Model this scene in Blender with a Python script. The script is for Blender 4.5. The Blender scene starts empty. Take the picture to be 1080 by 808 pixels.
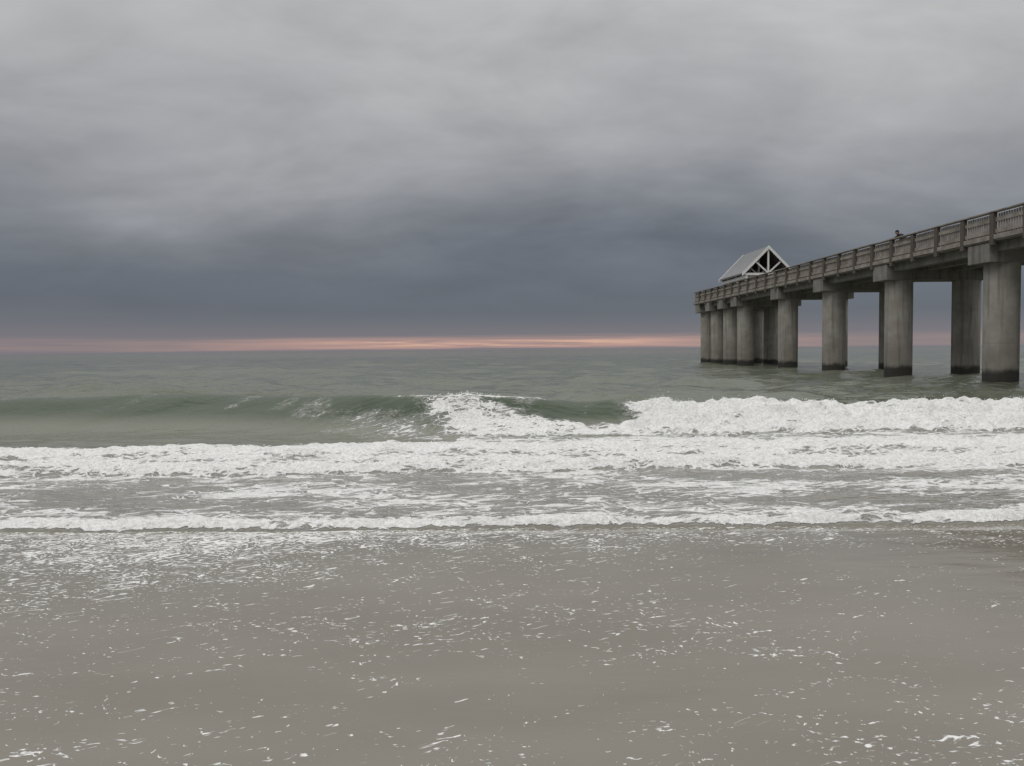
import bpy, bmesh, math, random
import numpy as np
from mathutils import Matrix, Vector
random.seed(4); rng=np.random.default_rng(7)
S=bpy.context.scene
S.view_settings.view_transform='Standard'; S.view_settings.look='None'; S.view_settings.exposure=0
col=S.collection

# ---------------------------------------------------------------- noise
def _h(ix,iy,seed):
    n=(ix.astype(np.int64)*374761393+iy.astype(np.int64)*668265263+seed*974711)&0xffffffff
    n=((n^(n>>13))*1274126177)&0xffffffff
    n=n^(n>>16)
    return n
def perlin(x,y,seed=0):
    x,y=np.broadcast_arrays(x,y)
    x0=np.floor(x);y0=np.floor(y);fx=x-x0;fy=y-y0
    u=fx*fx*fx*(fx*(fx*6-15)+10);v=fy*fy*fy*(fy*(fy*6-15)+10)
    def g(a,b,dx,dy):
        an=(_h(a,b,seed)&1023)/1024*2*np.pi
        return np.cos(an)*dx+np.sin(an)*dy
    n00=g(x0,y0,fx,fy);n10=g(x0+1,y0,fx-1,fy);n01=g(x0,y0+1,fx,fy-1);n11=g(x0+1,y0+1,fx-1,fy-1)
    return ((n00*(1-u)+n10*u)*(1-v)+(n01*(1-u)+n11*u)*v)*1.4
def fbm(x,y,o=3,seed=0):
    r=0;a=1.0
    for i in range(o):
        r=r+a*perlin(x*2**i,y*2**i,seed+i*17);a*=.5
    return r
def ss(a,b,x):
    t=np.clip((x-a)/(b-a),0,1);return t*t*(3-2*t)

# ---------------------------------------------------------------- node helper
class NT:
    def __init__(s,t): s.t=t;s.n=t.nodes;s.l=t.links
    def new(s,ty,ins=None,**kw):
        n=s.n.new(ty)
        for k,v in kw.items(): setattr(n,k,v)
        if ins:
            for k,v in ins.items(): s.set(n.inputs[k],v)
        return n
    def set(s,sock,v):
        if hasattr(v,'links') : s.l.new(v,sock)
        else: sock.default_value=v
    def m(s,op,a,b=None,c=None,clamp=False):
        n=s.n.new('ShaderNodeMath');n.operation=op;n.use_clamp=clamp
        for i,v in enumerate((a,b,c)):
            if v is not None: s.set(n.inputs[i],v)
        return n.outputs[0]
    def mr(s,v,a,b,c=0.,d=1.,smooth=True):
        n=s.n.new('ShaderNodeMapRange');n.interpolation_type='SMOOTHSTEP' if smooth else 'LINEAR'
        for i,x in enumerate((v,a,b,c,d)): s.set(n.inputs[i],x)
        return n.outputs[0]
    def mix(s,f,a,b,bt='MIX'):
        n=s.n.new('ShaderNodeMix');n.data_type='RGBA';n.blend_type=bt
        s.set(n.inputs[0],f);s.set(n.inputs[6],a);s.set(n.inputs[7],b);return n.outputs[2]
    def mapping(s,vec,scale=(1,1,1),loc=(0,0,0)):
        n=s.n.new('ShaderNodeMapping');s.set(n.inputs[0],vec);n.inputs[3].default_value=scale;n.inputs[1].default_value=loc
        return n.outputs[0]
    def noise(s,vec,scale,detail=3,rough=.5,dist=0.):
        n=s.n.new('ShaderNodeTexNoise');s.set(n.inputs['Vector'],vec);n.inputs['Scale'].default_value=scale
        n.inputs['Detail'].default_value=detail;n.inputs['Roughness'].default_value=rough;n.inputs['Distortion'].default_value=dist
        return n.outputs[0]
    def grey(s,f): return s.new('ShaderNodeCombineXYZ',{0:f,1:f,2:f}).outputs[0]
def C(r,g,b): return (r,g,b,1.)
def newmat(name):
    m=bpy.data.materials.new(name);m.use_nodes=True;t=NT(m.node_tree)
    return m,t,m.node_tree.nodes['Principled BSDF']

# ---------------------------------------------------------------- world
w=bpy.data.worlds.new("World");S.world=w;w.use_nodes=True
t=NT(w.node_tree);t.n.clear()
out=t.new('ShaderNodeOutputWorld')
tc=t.new('ShaderNodeTexCoord')
vn=t.new('ShaderNodeVectorMath',operation='NORMALIZE');t.l.new(tc.outputs['Generated'],vn.inputs[0]);V=vn.outputs[0]
sp=t.new('ShaderNodeSeparateXYZ',{0:V});X,Y,Z=sp.outputs
zz=t.m('MAXIMUM',Z,0.0)
den=t.m('ADD',zz,0.30)
px=t.m('DIVIDE',X,den);py=t.m('DIVIDE',Y,den)
cv=t.new('ShaderNodeCombineXYZ',{0:px,1:py,2:0.}).outputs[0]
cA=t.noise(t.mapping(cv,(.7,1.0,1),(1.7,.6,0)),1.25,4,.5,.3)
cB=t.noise(t.mapping(cv,(.8,1.1,1),(3,7,0)),2.6,5,.55,.35)
cC=t.noise(t.mapping(cv,(.8,1.4,1),(9,2,0)),6.0,3,.5,.4)
zw=t.m('MULTIPLY_ADD',t.m('SUBTRACT',cA,.5),t.m('MULTIPLY',.34,t.mr(zz,.015,.2)),zz)
zw=t.m('MULTIPLY_ADD',X,t.m('MULTIPLY',zz,.22),zw)
rp=t.new('ShaderNodeValToRGB',{0:zw});cr=rp.color_ramp
cr.elements[0].position=0.0;cr.elements[0].color=C(.17,.175,.20)
cr.elements[1].position=.45;cr.elements[1].color=C(.55,.547,.545)
for p,c in ((.02,(.165,.170,.195)),(.05,(.130,.145,.174)),(.09,(.145,.161,.190)),(.14,(.215,.230,.256)),(.20,(.300,.308,.330)),(.30,(.415,.418,.430))):
    e=cr.elements.new(p);e.color=C(*c)
base=rp.outputs[0]
mod=t.m('MULTIPLY_ADD',t.m('SUBTRACT',cB,.5),t.m('MULTIPLY',.80,t.mr(zz,.01,.15)),1.0)
mod=t.m('MULTIPLY_ADD',t.m('SUBTRACT',cC,.5),t.m('MULTIPLY',.20,t.mr(zz,.03,.2)),mod)
base=t.mix(1.0,base,t.grey(mod),'MULTIPLY')
up=t.mr(zz,.42,.85,1.,2.2)
base=t.mix(1.0,base,t.grey(up),'MULTIPLY')
hn=t.noise(t.mapping(V,(3.5,3.5,110)),1.0,4,.6,.3)
hn3=t.noise(t.mapping(V,(6,6,260),(4,4,0)),1.0,4,.65,.5)
zt=t.m('MULTIPLY_ADD',t.m('SUBTRACT',hn,.5),.010,zz)
band=t.m('MULTIPLY',t.mr(zt,.001,.004),t.mr(zt,.010,.021,1.,0.))
band=t.m('MULTIPLY',band,t.mr(hn3,.3,.60,.42,1.))
az=t.m('ABSOLUTE',t.m('ADD',X,.02))
azf=t.m('MULTIPLY',t.mr(az,.14,.46,1.,.25),t.mr(Y,-.2,.3))
haze=t.m('MULTIPLY',t.mr(zz,.0,.045,1.,0.),t.mr(Y,-.2,.3))
base=t.mix(t.m('MULTIPLY',haze,.35),base,C(.27,.22,.235))
base=t.mix(t.m('MULTIPLY',t.m('MULTIPLY',band,azf),.85),base,C(.56,.345,.295))
hot=t.m('MULTIPLY',t.mr(hn3,.48,.62),t.m('MULTIPLY',t.mr(az,.06,.26,1.,0.),t.m('MULTIPLY',t.mr(zz,.004,.007),t.mr(zz,.010,.014,1.,0.))))
hot=t.m('MULTIPLY',hot,t.mr(Y,-.2,.3))
base=t.mix(t.m('MULTIPLY',hot,.6),base,C(.88,.57,.38))
bgc=t.new('ShaderNodeBackground',{0:base,1:1.0})
sky=t.new('ShaderNodeTexSky');sky.sky_type='NISHITA';sky.sun_disc=False
sky.sun_elevation=math.radians(46);sky.sun_rotation=math.radians(219)
bgs=t.new('ShaderNodeBackground',{0:sky.outputs[0],1:.06})
mx=t.new('ShaderNodeMixShader',{0:.96});t.l.new(bgs.outputs[0],mx.inputs[1]);t.l.new(bgc.outputs[0],mx.inputs[2])
t.l.new(mx.outputs[0],out.inputs[0])
sun=bpy.data.lights.new('sun','SUN');sun.energy=.6;sun.angle=math.radians(25);sun.color=(1,.96,.9)
so=bpy.data.objects.new('sun',sun);col.objects.link(so)
d=Vector((-.45,-.55,.75)).normalized()
so.rotation_euler=d.to_track_quat('Z','Y').to_euler()

# ---------------------------------------------------------------- mesh helper
def mesh_obj(name,v,f,mat=None,parent=None,smooth=False):
    me=bpy.data.meshes.new(name);me.from_pydata([tuple(a) for a in v],[],f);me.update()
    if smooth:
        me.polygons.foreach_set('use_smooth',[True]*len(me.polygons))
    o=bpy.data.objects.new(name,me);col.objects.link(o)
    if mat: me.materials.append(mat)
    if parent: o.parent=parent
    return o
def grid_obj(name,XX,YY,ZZ,mat,foam):
    nr,nc=XX.shape
    me=bpy.data.meshes.new(name)
    me.vertices.add(nr*nc)
    me.vertices.foreach_set('co',np.stack([XX,YY,ZZ],-1).astype(np.float32).ravel())
    i=np.arange(nr*nc).reshape(nr,nc)
    q=np.stack([i[:-1,:-1],i[:-1,1:],i[1:,1:],i[1:,:-1]],-1).reshape(-1,4)
    n=len(q)
    me.loops.add(n*4);me.loops.foreach_set('vertex_index',q.ravel().astype(np.int32))
    me.polygons.add(n);me.polygons.foreach_set('loop_start',np.arange(0,n*4,4,dtype=np.int32))
    me.polygons.foreach_set('use_smooth',np.ones(n,dtype=bool))
    me.update(calc_edges=True)
    a=me.attributes.new('foam','FLOAT','POINT');a.data.foreach_set('value',foam.astype(np.float32).ravel())
    me.materials.append(mat)
    o=bpy.data.objects.new(name,me);col.objects.link(o);return o

# ---------------------------------------------------------------- water
def front1(x): return 7.5+.16*perlin(x*.22,x*0+3.3,5)+.10*perlin(x*.9,x*0+1.3,6)+.035*perlin(x*3.1,x*0,7)
def front2(x): return 10.9+.35*perlin(x*.16,x*0+8.3,15)+.16*perlin(x*.7,x*0+1.3,16)+.05*perlin(x*2.5,x*0,17)
def crest3(x): return 16.3+2.3*ss(-1.0,-7.5,x)+.5*perlin(x*.22,x*0+2.3,25)*ss(-4,-9,x)+.22*perlin(x*.5,x*0,26)*ss(1.5,4,x)-.25*ss(-3.,-1,x)*ss(1.5,0,x)
def sea(X,Y):
    sp_=np.maximum(.033,(Y-22)*.0185)
    z=np.zeros_like(X)
    ch=np.zeros_like(X)
    r=np.random.default_rng(11)
    for k in range(34):
        L=.6*1.14**k if k<24 else r.uniform(1.5,10)
        an=math.pi/2+r.normal(0,.6)
        kx,ky=math.cos(an)*2*math.pi/L,math.sin(an)*2*math.pi/L
        A=.0105*L**.62
        fade=ss(.5,.16,sp_/L*1.0)
        ph=r.uniform(0,6.28)
        a=kx*X+ky*Y+ph+.8*np.sin(X/(L*2.7)+k)
        ch+=A*fade*(np.sin(a)+.25*np.sin(2*a+1))
    z+=ch*(.22+.78*ss(20,26,Y))*ss(7.3,16,Y)
    for (yc,x0,wd,A) in ((29,-15,7,.32),(43,-24,8,.34),(40,6,10,.10),(62,-20,20,.28),(58,24,12,.2),(90,10,40,.3)):
        s=Y-(yc+1.5*np.sin(X*.11+yc))
        z+=A*np.exp(-(np.abs(s)/np.where(s<0,1.3,3.4))**1.7)*np.exp(-((X-x0)/wd)**2)
    # --- main breaker
    s=Y-crest3(X)
    bore=ss(1.9,2.7,X)
    peak=np.exp(-((X+1.0)/.8)**2)
    A=(.71+.08*np.sin(X*.5+1)*ss(-3,-6,X)-.20*ss(-8,-14,X))*(1-bore)+.49*bore
    A=A-.10*np.exp(-((X-1.6)/.9)**2)+.02*peak
    A=A*(1+.10*perlin(X*.35,X*0+9,31))
    wf=1.05*ss(-1.5,-6,X)+.74*(1-ss(-1.5,-6,X))
    prof=np.where(s<0,np.exp(-(np.abs(s)/wf)**1.5),np.exp(-(np.maximum(s,0)/2.3)**1.6))
    z+=A*prof
    z-=.05*np.exp(-((s+2.2)/.9)**2)*ss(-1,-3,X)
    fb=bore*ss(-1.75,-1.3,s+.4*perlin(X*.9,X*0,33))*ss(1.0,.1,s)
    stop=np.interp(X,[-2.2,-1.1,-.5,.2,1.,2.1],[-.12,.05,-.12,-.46,-.75,-.85])+.16*perlin(X*2.4,X*0+5,34)
    inb=ss(-2.3,-1.0,X+.5*s+.25)*ss(2.9,2.2,X)
    fsp=inb*ss(-1.85,-1.3,s)*ss(stop+.1,stop-.12,s)
    bill=np.abs(fbm(X*1.9,Y*2.4+3,3,41))
    z+=fb*(.15*bill-.04+.02*fbm(X*8,Y*8,2,44))+fsp*(.07*bill-.02+.014*fbm(X*8,Y*8,2,45))
    lump=bore*np.exp(-((s+.25)/.7)**2)
    z+=lump*(.17*perlin(X*.9,X*0+4,47)+.07*np.abs(perlin(X*2.6,Y*1.5,48)))
    rag=.22*fbm(X*1.6,Y*2.6,3,49)
    F=fb*(1.0+.7*rag-.22*ss(-.9,-1.5,s))+fsp*(.84+1.1*rag)*(fsp>fb)
    trail=ss(-5.0,-2.2,X)*ss(-2.5,-1.5,s)*ss(-.1,-.8,s)*(1-inb)*(.47+rag)*ss(2.5,1.5,X)
    F=np.maximum(F,trail)
    lip=ss(-3.3,-1.6,X)*ss(1.3,.3,X)*np.exp(-(s/.11)**2)*(.72+rag)
    F=np.maximum(F,lip)
    strk=.36*ss(-1.6,-.5,s)*ss(.25,-.1,s)*ss(2.2,1.2,X)*ss(-12,-5,X)*ss(-.1,.5,perlin(X*1.6-s*.9,s*.5+6,51))
    F=np.maximum(F,strk)
    F=np.maximum(F,.40*bore*ss(4.,1.,s)*ss(0,.6,s))
    # --- second line
    f2=front2(X);s2=Y-f2
    up2=ss(-.03,.22,s2)
    z+=.12*up2*np.exp(-np.maximum(s2,0)/2.6)
    rear=1.45+.3*perlin(X*.3,X*0+7,61)
    rj=.16*(1+.4*perlin(X*.7,X*0+2,62))
    z+=rj*np.exp(-(np.abs(s2-rear)/np.where(s2<rear,.5,1.1))**1.7)
    f2m=ss(-.05,.05,s2)*ss(rear+.8,rear+.15,s2)
    mid=ss(-5,-.5,X)
    f2b=ss(0,.1,s2)*(.36+.34*mid+.25*fbm(X*.5,Y*1.5,3,64))*ss(16,14,Y)*np.where(X<-1,ss(rear+2.5,rear+.4,s2)*.95+.05,1)
    rag2=.26*fbm(X*.7,Y*2.4,4,63)
    ff2=f2m*(.74+rag2+.28*np.exp(-((s2-.22)/.25)**2)+.30*np.exp(-((s2-rear+.15)/.3)**2))
    z+=f2m*(.055*np.abs(fbm(X*2.3,Y*2.9,3,65))+.012*fbm(X*9,Y*9,2,66))
    F=np.maximum(F,np.maximum(ff2,f2b))
    F=np.maximum(F,ss(-1.2,0,s2)*ss(.1,-.02,s2)*(.64+.35*fbm(X*.6,Y*1.8,3,67)))
    # --- swash bore
    f1=front1(X);s1=Y-f1
    up1=ss(-.02,.12,s1)
    hv=.7+.7*perlin(X*.5,X*0,71)
    z+=(.018*up1+.06*hv*up1*np.exp(-np.maximum(s1-.10,0)/.38))
    f1m=ss(-.02,.02,s1)*ss(.75,.2,s1+.3*perlin(X*1.2,Y*1.2,72))
    z+=f1m*(.030*np.abs(fbm(X*4.0,Y*4.5,3,73))+.006*fbm(X*14,Y*14,2,74))
    F=np.maximum(F,f1m*(.80+.36*fbm(X*1.1,Y*3,3,76)+.18*np.exp(-((s1-.05)/.06)**2)))
    lace=.53+.34*fbm(X*.35,Y*.9,3,75)
    F=np.maximum(F,lace*ss(.05,.3,s1)*ss(.2,-.1,s2))
    z+=.022*fbm(X*1.1,Y*2.4,3,81)*ss(.1,.6,s1)*ss(18,14,Y)
    z-=.10*ss(0.02,-.12,s1)
    return z,np.clip(F,0,1.1)
y1=np.arange(6.8,20.5,.033);y2=[20.5]
while y2[-1]<9500: y2.append(y2[-1]+max(.045,(y2[-1]-18)*.0185))
ys=np.concatenate([y1,y2])
ui=np.linspace(-1,1,901)
og=np.array([1.04,1.12,1.25,1.5,1.9,2.6,3.6,5,8,14,30,80])
u=np.concatenate([-og[::-1],ui,og])
hw=7+.82*ys+.6*np.maximum(ys-60,0)
XX=hw[:,None]*u[None,:];YY=np.repeat(ys[:,None],len(u),1)
ZZ,FF=sea(XX,YY)
m,t,b=newmat('sea_water_and_foam')
P=t.new('ShaderNodeNewGeometry').outputs['Position']
at=t.new('ShaderNodeAttribute',attribute_name='foam').outputs['Fac']
sp=t.new('ShaderNodeSeparateXYZ',{0:P});py=sp.outputs[1];pz=sp.outputs[2]
wv=t.noise(P,1.9,2,.5)
pw=t.new('ShaderNodeVectorMath',operation='ADD');t.l.new(P,pw.inputs[0])
t.l.new(t.new('ShaderNodeCombineXYZ',{0:t.m('MULTIPLY',wv,.8),1:t.m('MULTIPLY',wv,.45),2:0.}).outputs[0],pw.inputs[1])
Pm=t.mapping(pw.outputs[0],(.42,1.,1.))
n1=t.noise(Pm,4.2,5,.64,.3)
n2=t.noise(Pm,26.,3,.65,.2)
vo=t.new('ShaderNodeTexVoronoi',feature='DISTANCE_TO_EDGE');t.l.new(Pm,vo.inputs['Vector']);vo.inputs['Scale'].default_value=9.
lace=t.mr(vo.outputs['Distance'],.0,.20,1.,0.)
nn=t.m('ADD',t.m('MULTIPLY',t.m('SUBTRACT',n1,.5),1.5),t.m('MULTIPLY',t.m('SUBTRACT',n2,.5),1.1))
nn=t.m('ADD',t.m('ADD',nn,.39),t.m('MULTIPLY',lace,.26))
dd=t.m('SUBTRACT',nn,t.m('SUBTRACT',1.,at))
mask=t.m('MULTIPLY',t.mr(dd,-.08,.22),t.mr(at,.02,.1))
thin=t.m('MULTIPLY',t.mr(dd,-.40,.05),t.mr(at,.05,.3))
gy=t.mr(py,10.,15.)
bigv=t.noise(t.mapping(P,(.03,.10,1)),1.,4,.55)
wc=t.mix(gy,C(.215,.205,.172),C(.155,.160,.116))
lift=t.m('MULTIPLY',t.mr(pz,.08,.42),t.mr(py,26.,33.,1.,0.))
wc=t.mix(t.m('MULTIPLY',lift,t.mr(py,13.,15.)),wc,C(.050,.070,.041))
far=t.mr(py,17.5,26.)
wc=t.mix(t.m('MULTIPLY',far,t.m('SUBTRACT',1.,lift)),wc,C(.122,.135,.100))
wc=t.mix(1.,wc,t.mix(bigv,C(.7,.7,.7),C(1.3,1.3,1.3)),'MULTIPLY')
wc=t.mix(t.m('MULTIPLY',thin,.45),wc,C(.42,.42,.385))
fn=t.noise(P,22.,4,.7)
fl=t.noise(t.mapping(P,(.8,1.6,1.6)),2.6,3,.6)
fc=t.mix(t.mr(fn,.3,.65),C(.66,.66,.64),C(.94,.94,.93))
fc=t.mix(t.m('MULTIPLY',t.mr(fl,.5,.7),.25),fc,C(.50,.50,.475))  # grey shadows in the foam, painted into its colour as noise patches
t.l.new(t.mix(mask,wc,fc),b.inputs['Base Color'])
t.l.new(t.m('MULTIPLY_ADD',mask,.6,.11),b.inputs['Roughness'])
b.inputs['IOR'].default_value=1.33
t.l.new(t.m('MULTIPLY_ADD',mask,-.35,.5),b.inputs['Specular IOR Level'])
r1=t.noise(t.mapping(P,(.6,1.2,1)),7.,2,.55)
r2=t.noise(t.mapping(P,(.45,1.1,1)),1.5,4,.6)
r3=t.noise(t.mapping(P,(.35,1.,1)),.22,4,.62)
hgt=t.m('ADD',t.m('MULTIPLY',r1,t.mr(py,10.,60.,.014,.010)),t.m('ADD',t.m('MULTIPLY',r2,t.mr(py,12.,34.,.02,.15)),t.m('MULTIPLY',r3,t.mr(py,30.,150.,.0,.6))))
fh=t.m('ADD',t.m('MULTIPLY',mask,.015),t.m('MULTIPLY',t.m('MULTIPLY',mask,fn),.035))
bp=t.new('ShaderNodeBump',{'Strength':1.0,'Distance':1.0});t.l.new(t.m('ADD',hgt,fh),bp.inputs['Height'])
t.l.new(bp.outputs[0],b.inputs['Normal'])
grid_obj('sea_water',XX,YY,ZZ,m,FF)

# ---------------------------------------------------------------- sand
xs=np.concatenate([-np.geomspace(4000,12,25),np.linspace(-11.9,11.9,400),np.geomspace(12,4000,25)])
yb=np.concatenate([-np.geomspace(4000,1.0,30),np.linspace(-.9,9,330),np.geomspace(9.1,9500,40)])
SX,SY=np.meshgrid(xs,yb)
SZ=-.06*np.maximum(SY-7.2,0)
SZ=np.maximum(SZ,-4.)+.02*np.clip(-SY,0,100)
nearm=ss(14,10,np.abs(SX))*ss(-1,0,SY)
SZ=SZ+nearm*.004*fbm(SX*.8,SY*.8,2,91)
left=ss(1.5,-2.5,SX)
D=.42+.12*fbm(SX*.5,SY*.9,3,92)
D+=.25*ss(6.0,7.3,SY)*(.4+.6*left)+.14*left*ss(4.6,6.3,SY)
D+=.05*ss(4.6,3.0,SY)*ss(-.2,-1.6,SX)
D+=.10*ss(4.0,3.2,SY)*ss(.7,1.7,SX)
D-=.03*ss(0,2,SX)*ss(6.8,6.2,SY)*ss(3.6,4.2,SY)
m,t,b=newmat('wet_beach_sand')
P=t.new('ShaderNodeNewGeometry').outputs['Position']
at=t.new('ShaderNodeAttribute',attribute_name='foam').outputs['Fac']
sc=t.noise(t.mapping(P,(.5,1.3,1)),.9,4,.5);gr=t.noise(P,160.,2,.6)
wv=t.noise(P,2.3,3,.5)
pw=t.new('ShaderNodeVectorMath',operation='ADD');t.l.new(P,pw.inputs[0])
t.l.new(t.new('ShaderNodeCombineXYZ',{0:t.m('MULTIPLY',wv,.5),1:t.m('MULTIPLY',wv,.35),2:0.}).outputs[0],pw.inputs[1])
Pm=t.mapping(pw.outputs[0],(.62,1.,1.))
s1=t.noise(Pm,36.,2,.62,.2)
s2=t.noise(Pm,4.5,3,.6)
vo=t.new('ShaderNodeTexVoronoi',feature='DISTANCE_TO_EDGE');t.l.new(t.mapping(pw.outputs[0],(.45,1.1,1)),vo.inputs['Vector']);vo.inputs['Scale'].default_value=4.4
line=t.mr(vo.outputs['Distance'],.0,.05,1.,0.)
val=t.m('ADD',t.m('MULTIPLY',t.m('SUBTRACT',s1,.5),1.75),t.m('MULTIPLY',t.m('SUBTRACT',s2,.5),.75))
val=t.m('ADD',t.m('ADD',val,.26),t.m('MULTIPLY',line,.16))
dv=t.m('SUBTRACT',val,t.m('SUBTRACT',1.,at))
mask=t.m('MULTIPLY',t.mr(dv,-.05,.07),t.mr(dv,-.03,.2,.55,1.))
base=t.mix(t.mr(sc,.3,.7),C(.208,.191,.156),C(.240,.222,.186))
base=t.mix(t.m('MULTIPLY',gr,.25),base,C(.15,.135,.11))
t.l.new(t.mix(mask,base,C(.82,.82,.80)),b.inputs['Base Color'])
t.l.new(t.m('MULTIPLY_ADD',mask,.4,t.mr(sc,.35,.65,.04,.12)),b.inputs['Roughness']);b.inputs['IOR'].default_value=1.38
rp1=t.noise(t.mapping(P,(.5,1.5,1)),3.,3,.5)
hh=t.m('ADD',t.m('MULTIPLY',rp1,.006),t.m('ADD',t.m('MULTIPLY',mask,.006),t.m('MULTIPLY',gr,.0002)))
bp=t.new('ShaderNodeBump',{'Strength':.8,'Distance':1.0});t.l.new(hh,bp.inputs['Height']);t.l.new(bp.outputs[0],b.inputs['Normal'])
grid_obj('beach_sand',SX,SY,SZ,m,np.clip(D,0,1))

# ---------------------------------------------------------------- spray
m_sp,t,b=newmat('spray');b.inputs['Base Color'].default_value=C(.85,.85,.84);b.inputs['Roughness'].default_value=.6
v=[];f=[]
def blob(x,y,z,r):
    i=len(v);a=random.uniform(.6,1.4);c=random.uniform(.6,1.3)
    v.extend([(x+r*a,y,z),(x-r*a,y,z),(x,y+r,z),(x,y-r,z),(x,y,z+r*c),(x,y,z-r*c)])
    f.extend([(i,i+2,i+4),(i+2,i+1,i+4),(i+1,i+3,i+4),(i+3,i,i+4),(i+2,i,i+5),(i+1,i+2,i+5),(i+3,i+1,i+5),(i,i+3,i+5)])
cand=[]
for k in range(4400):
    x=random.choice([random.uniform(2.4,14),random.uniform(2.4,14),random.uniform(2.4,3.8),random.gauss(-.9,.35)])
    cand.append((x,float(crest3(np.array([x]))[0])+random.gauss(-.25,.25)))
for k in range(900):
    x=random.uniform(-11,12);cand.append((x,float(front2(np.array([x]))[0])+random.uniform(.1,1.6)))
cand=np.array(cand);zc,fcn=sea(cand[:,0],cand[:,1])
cl=perlin(cand[:,0]*2.4,cand[:,0]*0,99)
for (x,y),z0,c,fo in zip(cand,zc,cl,fcn):
    if fo<.6: continue
    h=random.expovariate(1/.026)*(1+2.4*max(0,c))*(1 if y>13 else .5)
    blob(x,y,z0+h,random.uniform(.003,.010)*(1.2 if h<.05 else .7))
mesh_obj('sea_spray',v,f,m_sp)

# ---------------------------------------------------------------- pier
def concrete(name,c1,c2,stain=True):
    m,t,b=newmat(name)
    P=t.new('ShaderNodeNewGeometry').outputs['Position'];z=t.new('ShaderNodeSeparateXYZ',{0:P}).outputs[2]
    n=t.noise(P,1.3,4,.6);st=t.noise(t.mapping(P,(4.5,4.5,.22)),1.,4,.6);fi=t.noise(P,22.,2,.6)
    c=t.mix(t.mr(n,.3,.7),C(*c1),C(*c2))
    c=t.mix(t.m('MULTIPLY',t.mr(st,.48,.68),.6),c,C(c1[0]*.40,c1[1]*.39,c1[2]*.38))
    c=t.mix(t.m('MULTIPLY',fi,.3),c,C(c1[0]*.7,c1[1]*.7,c1[2]*.68))
    if stain:
        zn=t.m('ADD',z,t.m('MULTIPLY',t.m('SUBTRACT',st,.5),1.3))
        c=t.mix(t.m('MULTIPLY',t.mr(zn,.7,3.0,1.,0.),.35),c,C(.10,.085,.065))
        c=t.mix(t.mr(t.m('ADD',z,t.m('MULTIPLY',t.m('SUBTRACT',n,.5),.5)),.42,.72,.92,0.),c,C(.018,.018,.015))
    t.l.new(c,b.inputs['Base Color']);b.inputs['Roughness'].default_value=.85
    bp=t.new('ShaderNodeBump',{'Strength':.5,'Distance':.03});t.l.new(t.m('ADD',n,fi),bp.inputs['Height']);t.l.new(bp.outputs[0],b.inputs['Normal'])
    return m
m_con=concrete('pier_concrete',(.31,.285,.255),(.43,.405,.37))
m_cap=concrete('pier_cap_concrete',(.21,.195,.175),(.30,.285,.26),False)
m,t,b=newmat('weathered_wood');P=t.new('ShaderNodeNewGeometry').outputs['Position']
n=t.noise(P,2.2,4,.6);n2=t.noise(t.mapping(P,(1,1,.2)),16.,2,.6)
c=t.mix(t.mr(n,.3,.7),C(.23,.20,.175),C(.42,.385,.345));c=t.mix(t.m('MULTIPLY',n2,.5),c,C(.15,.13,.11))
t.l.new(c,b.inputs['Base Color']);b.inputs['Roughness'].default_value=.85;m_wood=m
m,t,b=newmat('weathered_wood_dark');P=t.new('ShaderNodeNewGeometry').outputs['Position']
n=t.noise(P,3.,4,.6);t.l.new(t.mix(n,C(.06,.05,.042),C(.15,.125,.105)),b.inputs['Base Color']);b.inputs['Roughness'].default_value=.9;m_dk=m

pier=bpy.data.objects.new('fishing_pier',None);col.objects.link(pier)
pier.location=(22.3,0,0);pier.rotation_euler=(0,0,math.atan(.0337))
def boxes(name,L,mat,parent,bev=0):
    v=[];f=[]
    for (x0,x1,y0,y1,z0,z1) in L:
        i=len(v)
        v+= [(x0,y0,z0),(x1,y0,z0),(x1,y1,z0),(x0,y1,z0),(x0,y0,z1),(x1,y0,z1),(x1,y1,z1),(x0,y1,z1)]
        f+= [(i,i+3,i+2,i+1),(i+4,i+5,i+6,i+7),(i,i+1,i+5,i+4),(i+1,i+2,i+6,i+5),(i+2,i+3,i+7,i+6),(i+3,i,i+4,i+7)]
    o=mesh_obj(name,v,f,mat,parent)
    if bev:
        md=o.modifiers.new('bevel','BEVEL');md.width=bev;md.segments=2
    return o
W=6.2;Y0=-45;Y1=84.2
bents=[-43,-34.4,-25.8,-17.2,-8.5,.4,9.2,18.1,26.9,35.8,44.7,53.0,61.0,71.0,75.1,79.3,83.0]
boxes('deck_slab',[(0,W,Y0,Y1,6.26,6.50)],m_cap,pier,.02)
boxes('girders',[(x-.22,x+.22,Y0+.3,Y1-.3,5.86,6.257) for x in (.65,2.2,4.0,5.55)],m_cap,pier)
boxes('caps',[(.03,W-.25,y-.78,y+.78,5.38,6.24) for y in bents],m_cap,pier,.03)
v=[];f=[]
for y in bents:
    for x in (1.15,5.05):
        n=40;i=len(v);r=.73
        zs=[-3.,.0,1.7,1.72,1.75,1.78,1.8,3.6,5.378]
        for zi in zs:
            rr=r-(.012 if zi==1.75 else 0)
            for k in range(n):
                a=2*math.pi*k/n;v.append((x+rr*math.cos(a),y+rr*math.sin(a),zi))
        for l in range(len(zs)-1):
            for k in range(n):
                f.append((i+l*n+k,i+l*n+(k+1)%n,i+(l+1)*n+(k+1)%n,i+(l+1)*n+k))
mesh_obj('piles',v,f,m_con,pier,True)
post=[];rail=[];pick=[]
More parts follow.
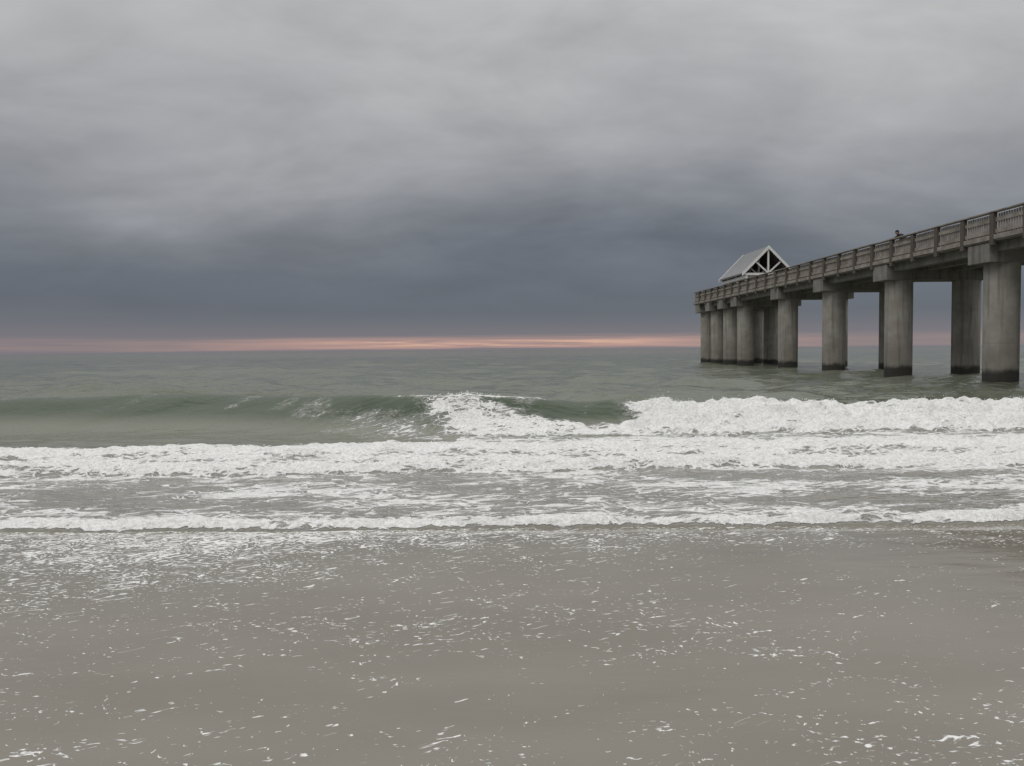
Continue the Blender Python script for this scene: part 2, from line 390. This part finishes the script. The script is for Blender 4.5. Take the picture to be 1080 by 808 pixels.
def run(xo,inner):
    s=1 if inner>xo else -1
    y=Y0+.2
    while y<Y1-.2:
        a,b_=sorted((xo-s*.09,xo+s*.10))
        post.append((a,b_,y-.13,y+.13,6.08,7.50))
        yn=min(y+2.15,Y1-.1)
        ra,rb=sorted((xo+s*.0,xo+s*.06))
        rail.append((ra,rb,y+.132,yn-.132,6.60,6.76));rail.append((ra,rb,y+.132,yn-.132,7.10,7.26))
        p=y+.22
        while p<yn-.17:
            pa,pb=sorted((xo+s*.062,xo+s*.10))
            pick.append((pa,pb,p-.045,p+.045,6.52,7.44+random.uniform(-.01,.01)));p+=.165
        y+=2.15
    a,b_=sorted((xo-s*.12,xo+s*.20))
    yy=Y0
    while yy<Y1:
        e=min(yy+4.3,Y1);dz=random.uniform(-.012,.012);rail.append((a,b_,yy+.006,e-.006,7.515+dz,7.565+dz));yy=e
run(.02,3);run(W-.02,3)
for k in range(1,3):
    x=.02+k*(W-.04)/3
    post.append((x-.09,x+.09,Y1-.18,Y1-.02,6.505,7.5))
rail+= [(.2,W-.2,Y1-.16,Y1-.1,6.62,6.74),(.2,W-.2,Y1-.16,Y1-.1,7.2,7.31),(.22,W-.22,Y1-.25,Y1-.02,7.505,7.555)]
x=.25
while x<W-.2: pick.append((x-.035,x+.035,Y1-.2,Y1-.163,6.52,7.44));x+=.165
boxes('railing_posts',post,m_dk,pier,.01);boxes('railing_rails',rail,m_wood,pier);boxes('railing_pickets',pick,m_wood,pier)
boxes('fascia',[(-.05,-.003,Y0,Y1,6.33,6.53)],m_wood,pier)

# ---------------------------------------------------------------- shelter
m,t,b=newmat('painted_white_trim');P=t.new('ShaderNodeNewGeometry').outputs['Position']
t.l.new(t.mix(t.noise(P,3.,4,.6),C(.6,.6,.59),C(.82,.82,.81)),b.inputs['Base Color']);b.inputs['Roughness'].default_value=.6;m_wh=m
m,t,b=newmat('metal_roof');P=t.new('ShaderNodeNewGeometry').outputs['Position']
t.l.new(t.mix(t.noise(P,2.,4,.6),C(.24,.245,.255),C(.33,.335,.345)),b.inputs['Base Color']);b.inputs['Roughness'].default_value=.55;m_rf=m
m,t,b=newmat('dark_ceiling');b.inputs['Base Color'].default_value=C(.05,.045,.04);b.inputs['Roughness'].default_value=.9;m_in=m
sh=bpy.data.objects.new('gable_shelter',None);col.objects.link(sh);sh.location=pier.location;sh.rotation_euler=pier.rotation_euler
cx=3.1;hwid=2.25;ya,yb_=70.6,77.6;ze,zr=8.25,10.6
th=.14
v=[];f=[]
def prism(pts,y0,y1):
    i=len(v);n=len(pts)
    for y in (y0,y1):
        for (x,z) in pts: v.append((x,y,z))
    f.append(tuple(range(i,i+n)));f.append(tuple(range(i+2*n-1,i+n-1,-1)))
    for k in range(n): f.append((i+k,i+n+k,i+n+(k+1)%n,i+(k+1)%n))
prism([(cx-hwid,ze),(cx,zr),(cx,zr+th),(cx-hwid-.05,ze+th)],ya,yb_)
prism([(cx,zr),(cx+hwid,ze),(cx+hwid+.05,ze+th),(cx,zr+th)],ya,yb_)
yy=ya+.3
while yy<yb_-.2:
    prism([(cx-hwid-.04,ze+th+.002),(cx-.02,zr+th+.002),(cx-.02,zr+th+.045),(cx-hwid-.04,ze+th+.045)],yy,yy+.05)
    prism([(cx+.02,zr+th+.002),(cx+hwid+.04,ze+th+.002),(cx+hwid+.04,ze+th+.045),(cx+.02,zr+th+.045)],yy,yy+.05);yy+=.6
mesh_obj('roof',v,f,m_rf,sh)
v=[];f=[]
for yy in (ya-.07,yb_+.01):
    prism([(cx-hwid-.15,ze-.17),(cx,zr-.12),(cx,zr+th+.06),(cx-hwid-.15,ze+th-.02)],yy,yy+.06)
    prism([(cx,zr-.12),(cx+hwid+.15,ze-.17),(cx+hwid+.15,ze+th-.02),(cx,zr+th+.06)],yy,yy+.06)
mesh_obj('barge_boards',v,f,m_wh,sh)
v=[];f=[]
def beam2(x0,z0,x1,z1,wd,y0,y1):
    dx,dz=x1-x0,z1-z0;l=math.hypot(dx,dz);nx,nz=-dz/l*wd/2,dx/l*wd/2
    prism([(x0-nx,z0-nz),(x1-nx,z1-nz),(x1+nx,z1+nz),(x0+nx,z0+nz)],y0,y1)
for yy in (ya+.05,ya+2.5,ya+5.,yb_-.2):
    beam2(cx-hwid+.1,ze+.02,cx+hwid-.1,ze+.02,.2,yy,yy+.12)
    beam2(cx,ze+.12,cx,zr-.1,.15,yy+.01,yy+.11)
    beam2(cx-.05,ze+.15,cx-hwid*.5,ze+(zr-ze)*.5-.05,.13,yy+.02,yy+.1)
    beam2(cx+.05,ze+.15,cx+hwid*.5,ze+(zr-ze)*.5-.05,.13,yy+.02,yy+.1)
mesh_obj('trusses',v,f,m_wh,sh)
L=[]
for yy in (ya+.1,ya+2.5,ya+5.,yb_-.25):
    for xx in (cx-hwid+.3,cx+hwid-.3): L.append((xx-.1,xx+.1,yy-.003,yy+.2,6.503,ze-.08))
boxes('posts',L,m_wh,sh,.01)
boxes('eave_beams',[(cx-hwid+.19,cx-hwid+.40,ya+.2,yb_-.3,ze-.33,ze-.085),(cx+hwid-.40,cx+hwid-.19,ya+.2,yb_-.3,ze-.33,ze-.085)],m_wh,sh)
v=[];f=[]
prism([(cx-hwid+.12,ze-.0),(cx,zr-.02),(cx+hwid-.12,ze-.0),(cx+hwid-.2,ze-.05),(cx,zr-.1),(cx-hwid+.2,ze-.05)],ya+.2,yb_-.2)
mesh_obj('ceiling',v,f,m_in,sh)
v=[];f=[]
prism([(cx-hwid+.5,6.503),(cx+hwid-.5,6.503),(cx+hwid-.5,8.55),(cx,10.35),(cx-hwid+.5,8.55)],76.8,76.95)
mesh_obj('end_wall',v,f,m_dk,sh)
boxes('bench',[(cx-hwid+.5,cx-hwid+.95,ya+1,yb_-1.2,6.9,6.96),(cx-hwid+.55,cx-hwid+.65,ya+1.1,ya+1.2,6.503,6.898),(cx-hwid+.55,cx-hwid+.65,yb_-1.5,yb_-1.4,6.503,6.898)],m_dk,sh)

# ---------------------------------------------------------------- person leaning on the rail
m_cl,t,b=newmat('dark_jacket');b.inputs['Base Color'].default_value=C(.02,.02,.024);b.inputs['Roughness'].default_value=.9
m_sk,t,b=newmat('skin');b.inputs['Base Color'].default_value=C(.35,.21,.15);b.inputs['Roughness'].default_value=.6
per=bpy.data.objects.new('person',None);col.objects.link(per);per.location=pier.location;per.rotation_euler=pier.rotation_euler
bx,by,bz=.86,43.4,6.5
J={'pel':(.05,0,.90,.15),'wa':(-.11,0,1.02,.155),'ch':(-.32,0,1.19,.19),'nk':(-.46,0,1.30,.08),'hd0':(-.51,0,1.35,.07),
'hl':(.06,.10,.86,.10),'kl':(-.04,.11,.46,.07),'al':(.09,.11,.09,.045),'tl':(-.09,.12,.04,.04),
'hr':(.06,-.10,.86,.10),'kr':(.02,-.11,.46,.07),'ar':(.16,-.11,.09,.045),'tr':(-.02,-.12,.04,.04),
'sl':(-.36,.21,1.25,.095),'el':(-.56,.33,1.12,.055),'wl':(-.78,.12,1.11,.037),
'sr':(-.36,-.21,1.25,.095),'er':(-.56,-.33,1.12,.055),'wr':(-.78,-.10,1.11,.037)}
E=[('pel','wa'),('wa','ch'),('ch','nk'),('nk','hd0'),('pel','hl'),('hl','kl'),('kl','al'),('al','tl'),('pel','hr'),('hr','kr'),('kr','ar'),('ar','tr'),('ch','sl'),('sl','el'),('el','wl'),('ch','sr'),('sr','er'),('er','wr')]
ks=list(J);me=bpy.data.meshes.new('body');me.from_pydata([(bx+J[k][0],by+J[k][1],bz+J[k][2]) for k in ks],[(ks.index(a),ks.index(c)) for a,c in E],[]);me.update()
o=bpy.data.objects.new('body',me);col.objects.link(o);o.parent=per;me.materials.append(m_cl)
o.modifiers.new('skin','SKIN')
for i,k in enumerate(ks):
    sv=me.skin_vertices[0].data[i];sv.radius=(J[k][3],J[k][3]);sv.use_root=(k=='pel')
md=o.modifiers.new('sub','SUBSURF');md.levels=1;md.render_levels=1
def ell(name,c,r,mat):
    bm=bmesh.new();bmesh.ops.create_uvsphere(bm,u_segments=20,v_segments=14,radius=1)
    for vv in bm.verts: vv.co=Vector((c[0]+vv.co.x*r[0],c[1]+vv.co.y*r[1],c[2]+vv.co.z*r[2]))
    me=bpy.data.meshes.new(name);bm.to_mesh(me);bm.free();me.materials.append(mat)
    for p in me.polygons:p.use_smooth=True
    o=bpy.data.objects.new(name,me);col.objects.link(o);o.parent=per
hc=(bx-.55,by,bz+1.42)
ell('head',hc,(.095,.078,.118),m_sk);ell('beanie',(hc[0]+.015,hc[1],hc[2]+.035),(.108,.092,.105),m_cl)
ell('nose',(hc[0]-.1,hc[1],hc[2]-.01),(.02,.014,.02),m_sk)
for s in (-1,1):
    ell('eye',(hc[0]-.085,hc[1]+s*.03,hc[2]+.015),(.012,.014,.01),m_cl);ell('ear',(hc[0],hc[1]+s*.08,hc[2]),(.02,.012,.03),m_sk)
    ell('palm',(bx-.83,by+s*.10,bz+1.10),(.045,.04,.02),m_sk)
    for k in range(4): ell('finger',(bx-.88-.005*(k%2),by+s*.10-.03+.02*k,bz+1.095),(.035,.009,.009),m_sk)
    ell('thumb',(bx-.83,by+s*.055,bz+1.10),(.03,.011,.011),m_sk)

# ---------------------------------------------------------------- camera
cd=bpy.data.cameras.new('camera');cd.lens=36*830/1080;cd.sensor_width=36;cd.clip_end=30000;cd.clip_start=.05
co=bpy.data.objects.new('camera',cd);col.objects.link(co)
co.matrix_world=Matrix.Translation((0,0,1.7))@Matrix.Rotation(math.radians(90-2.42),4,'X')@Matrix.Rotation(math.radians(-.53),4,'Z')
S.camera=co
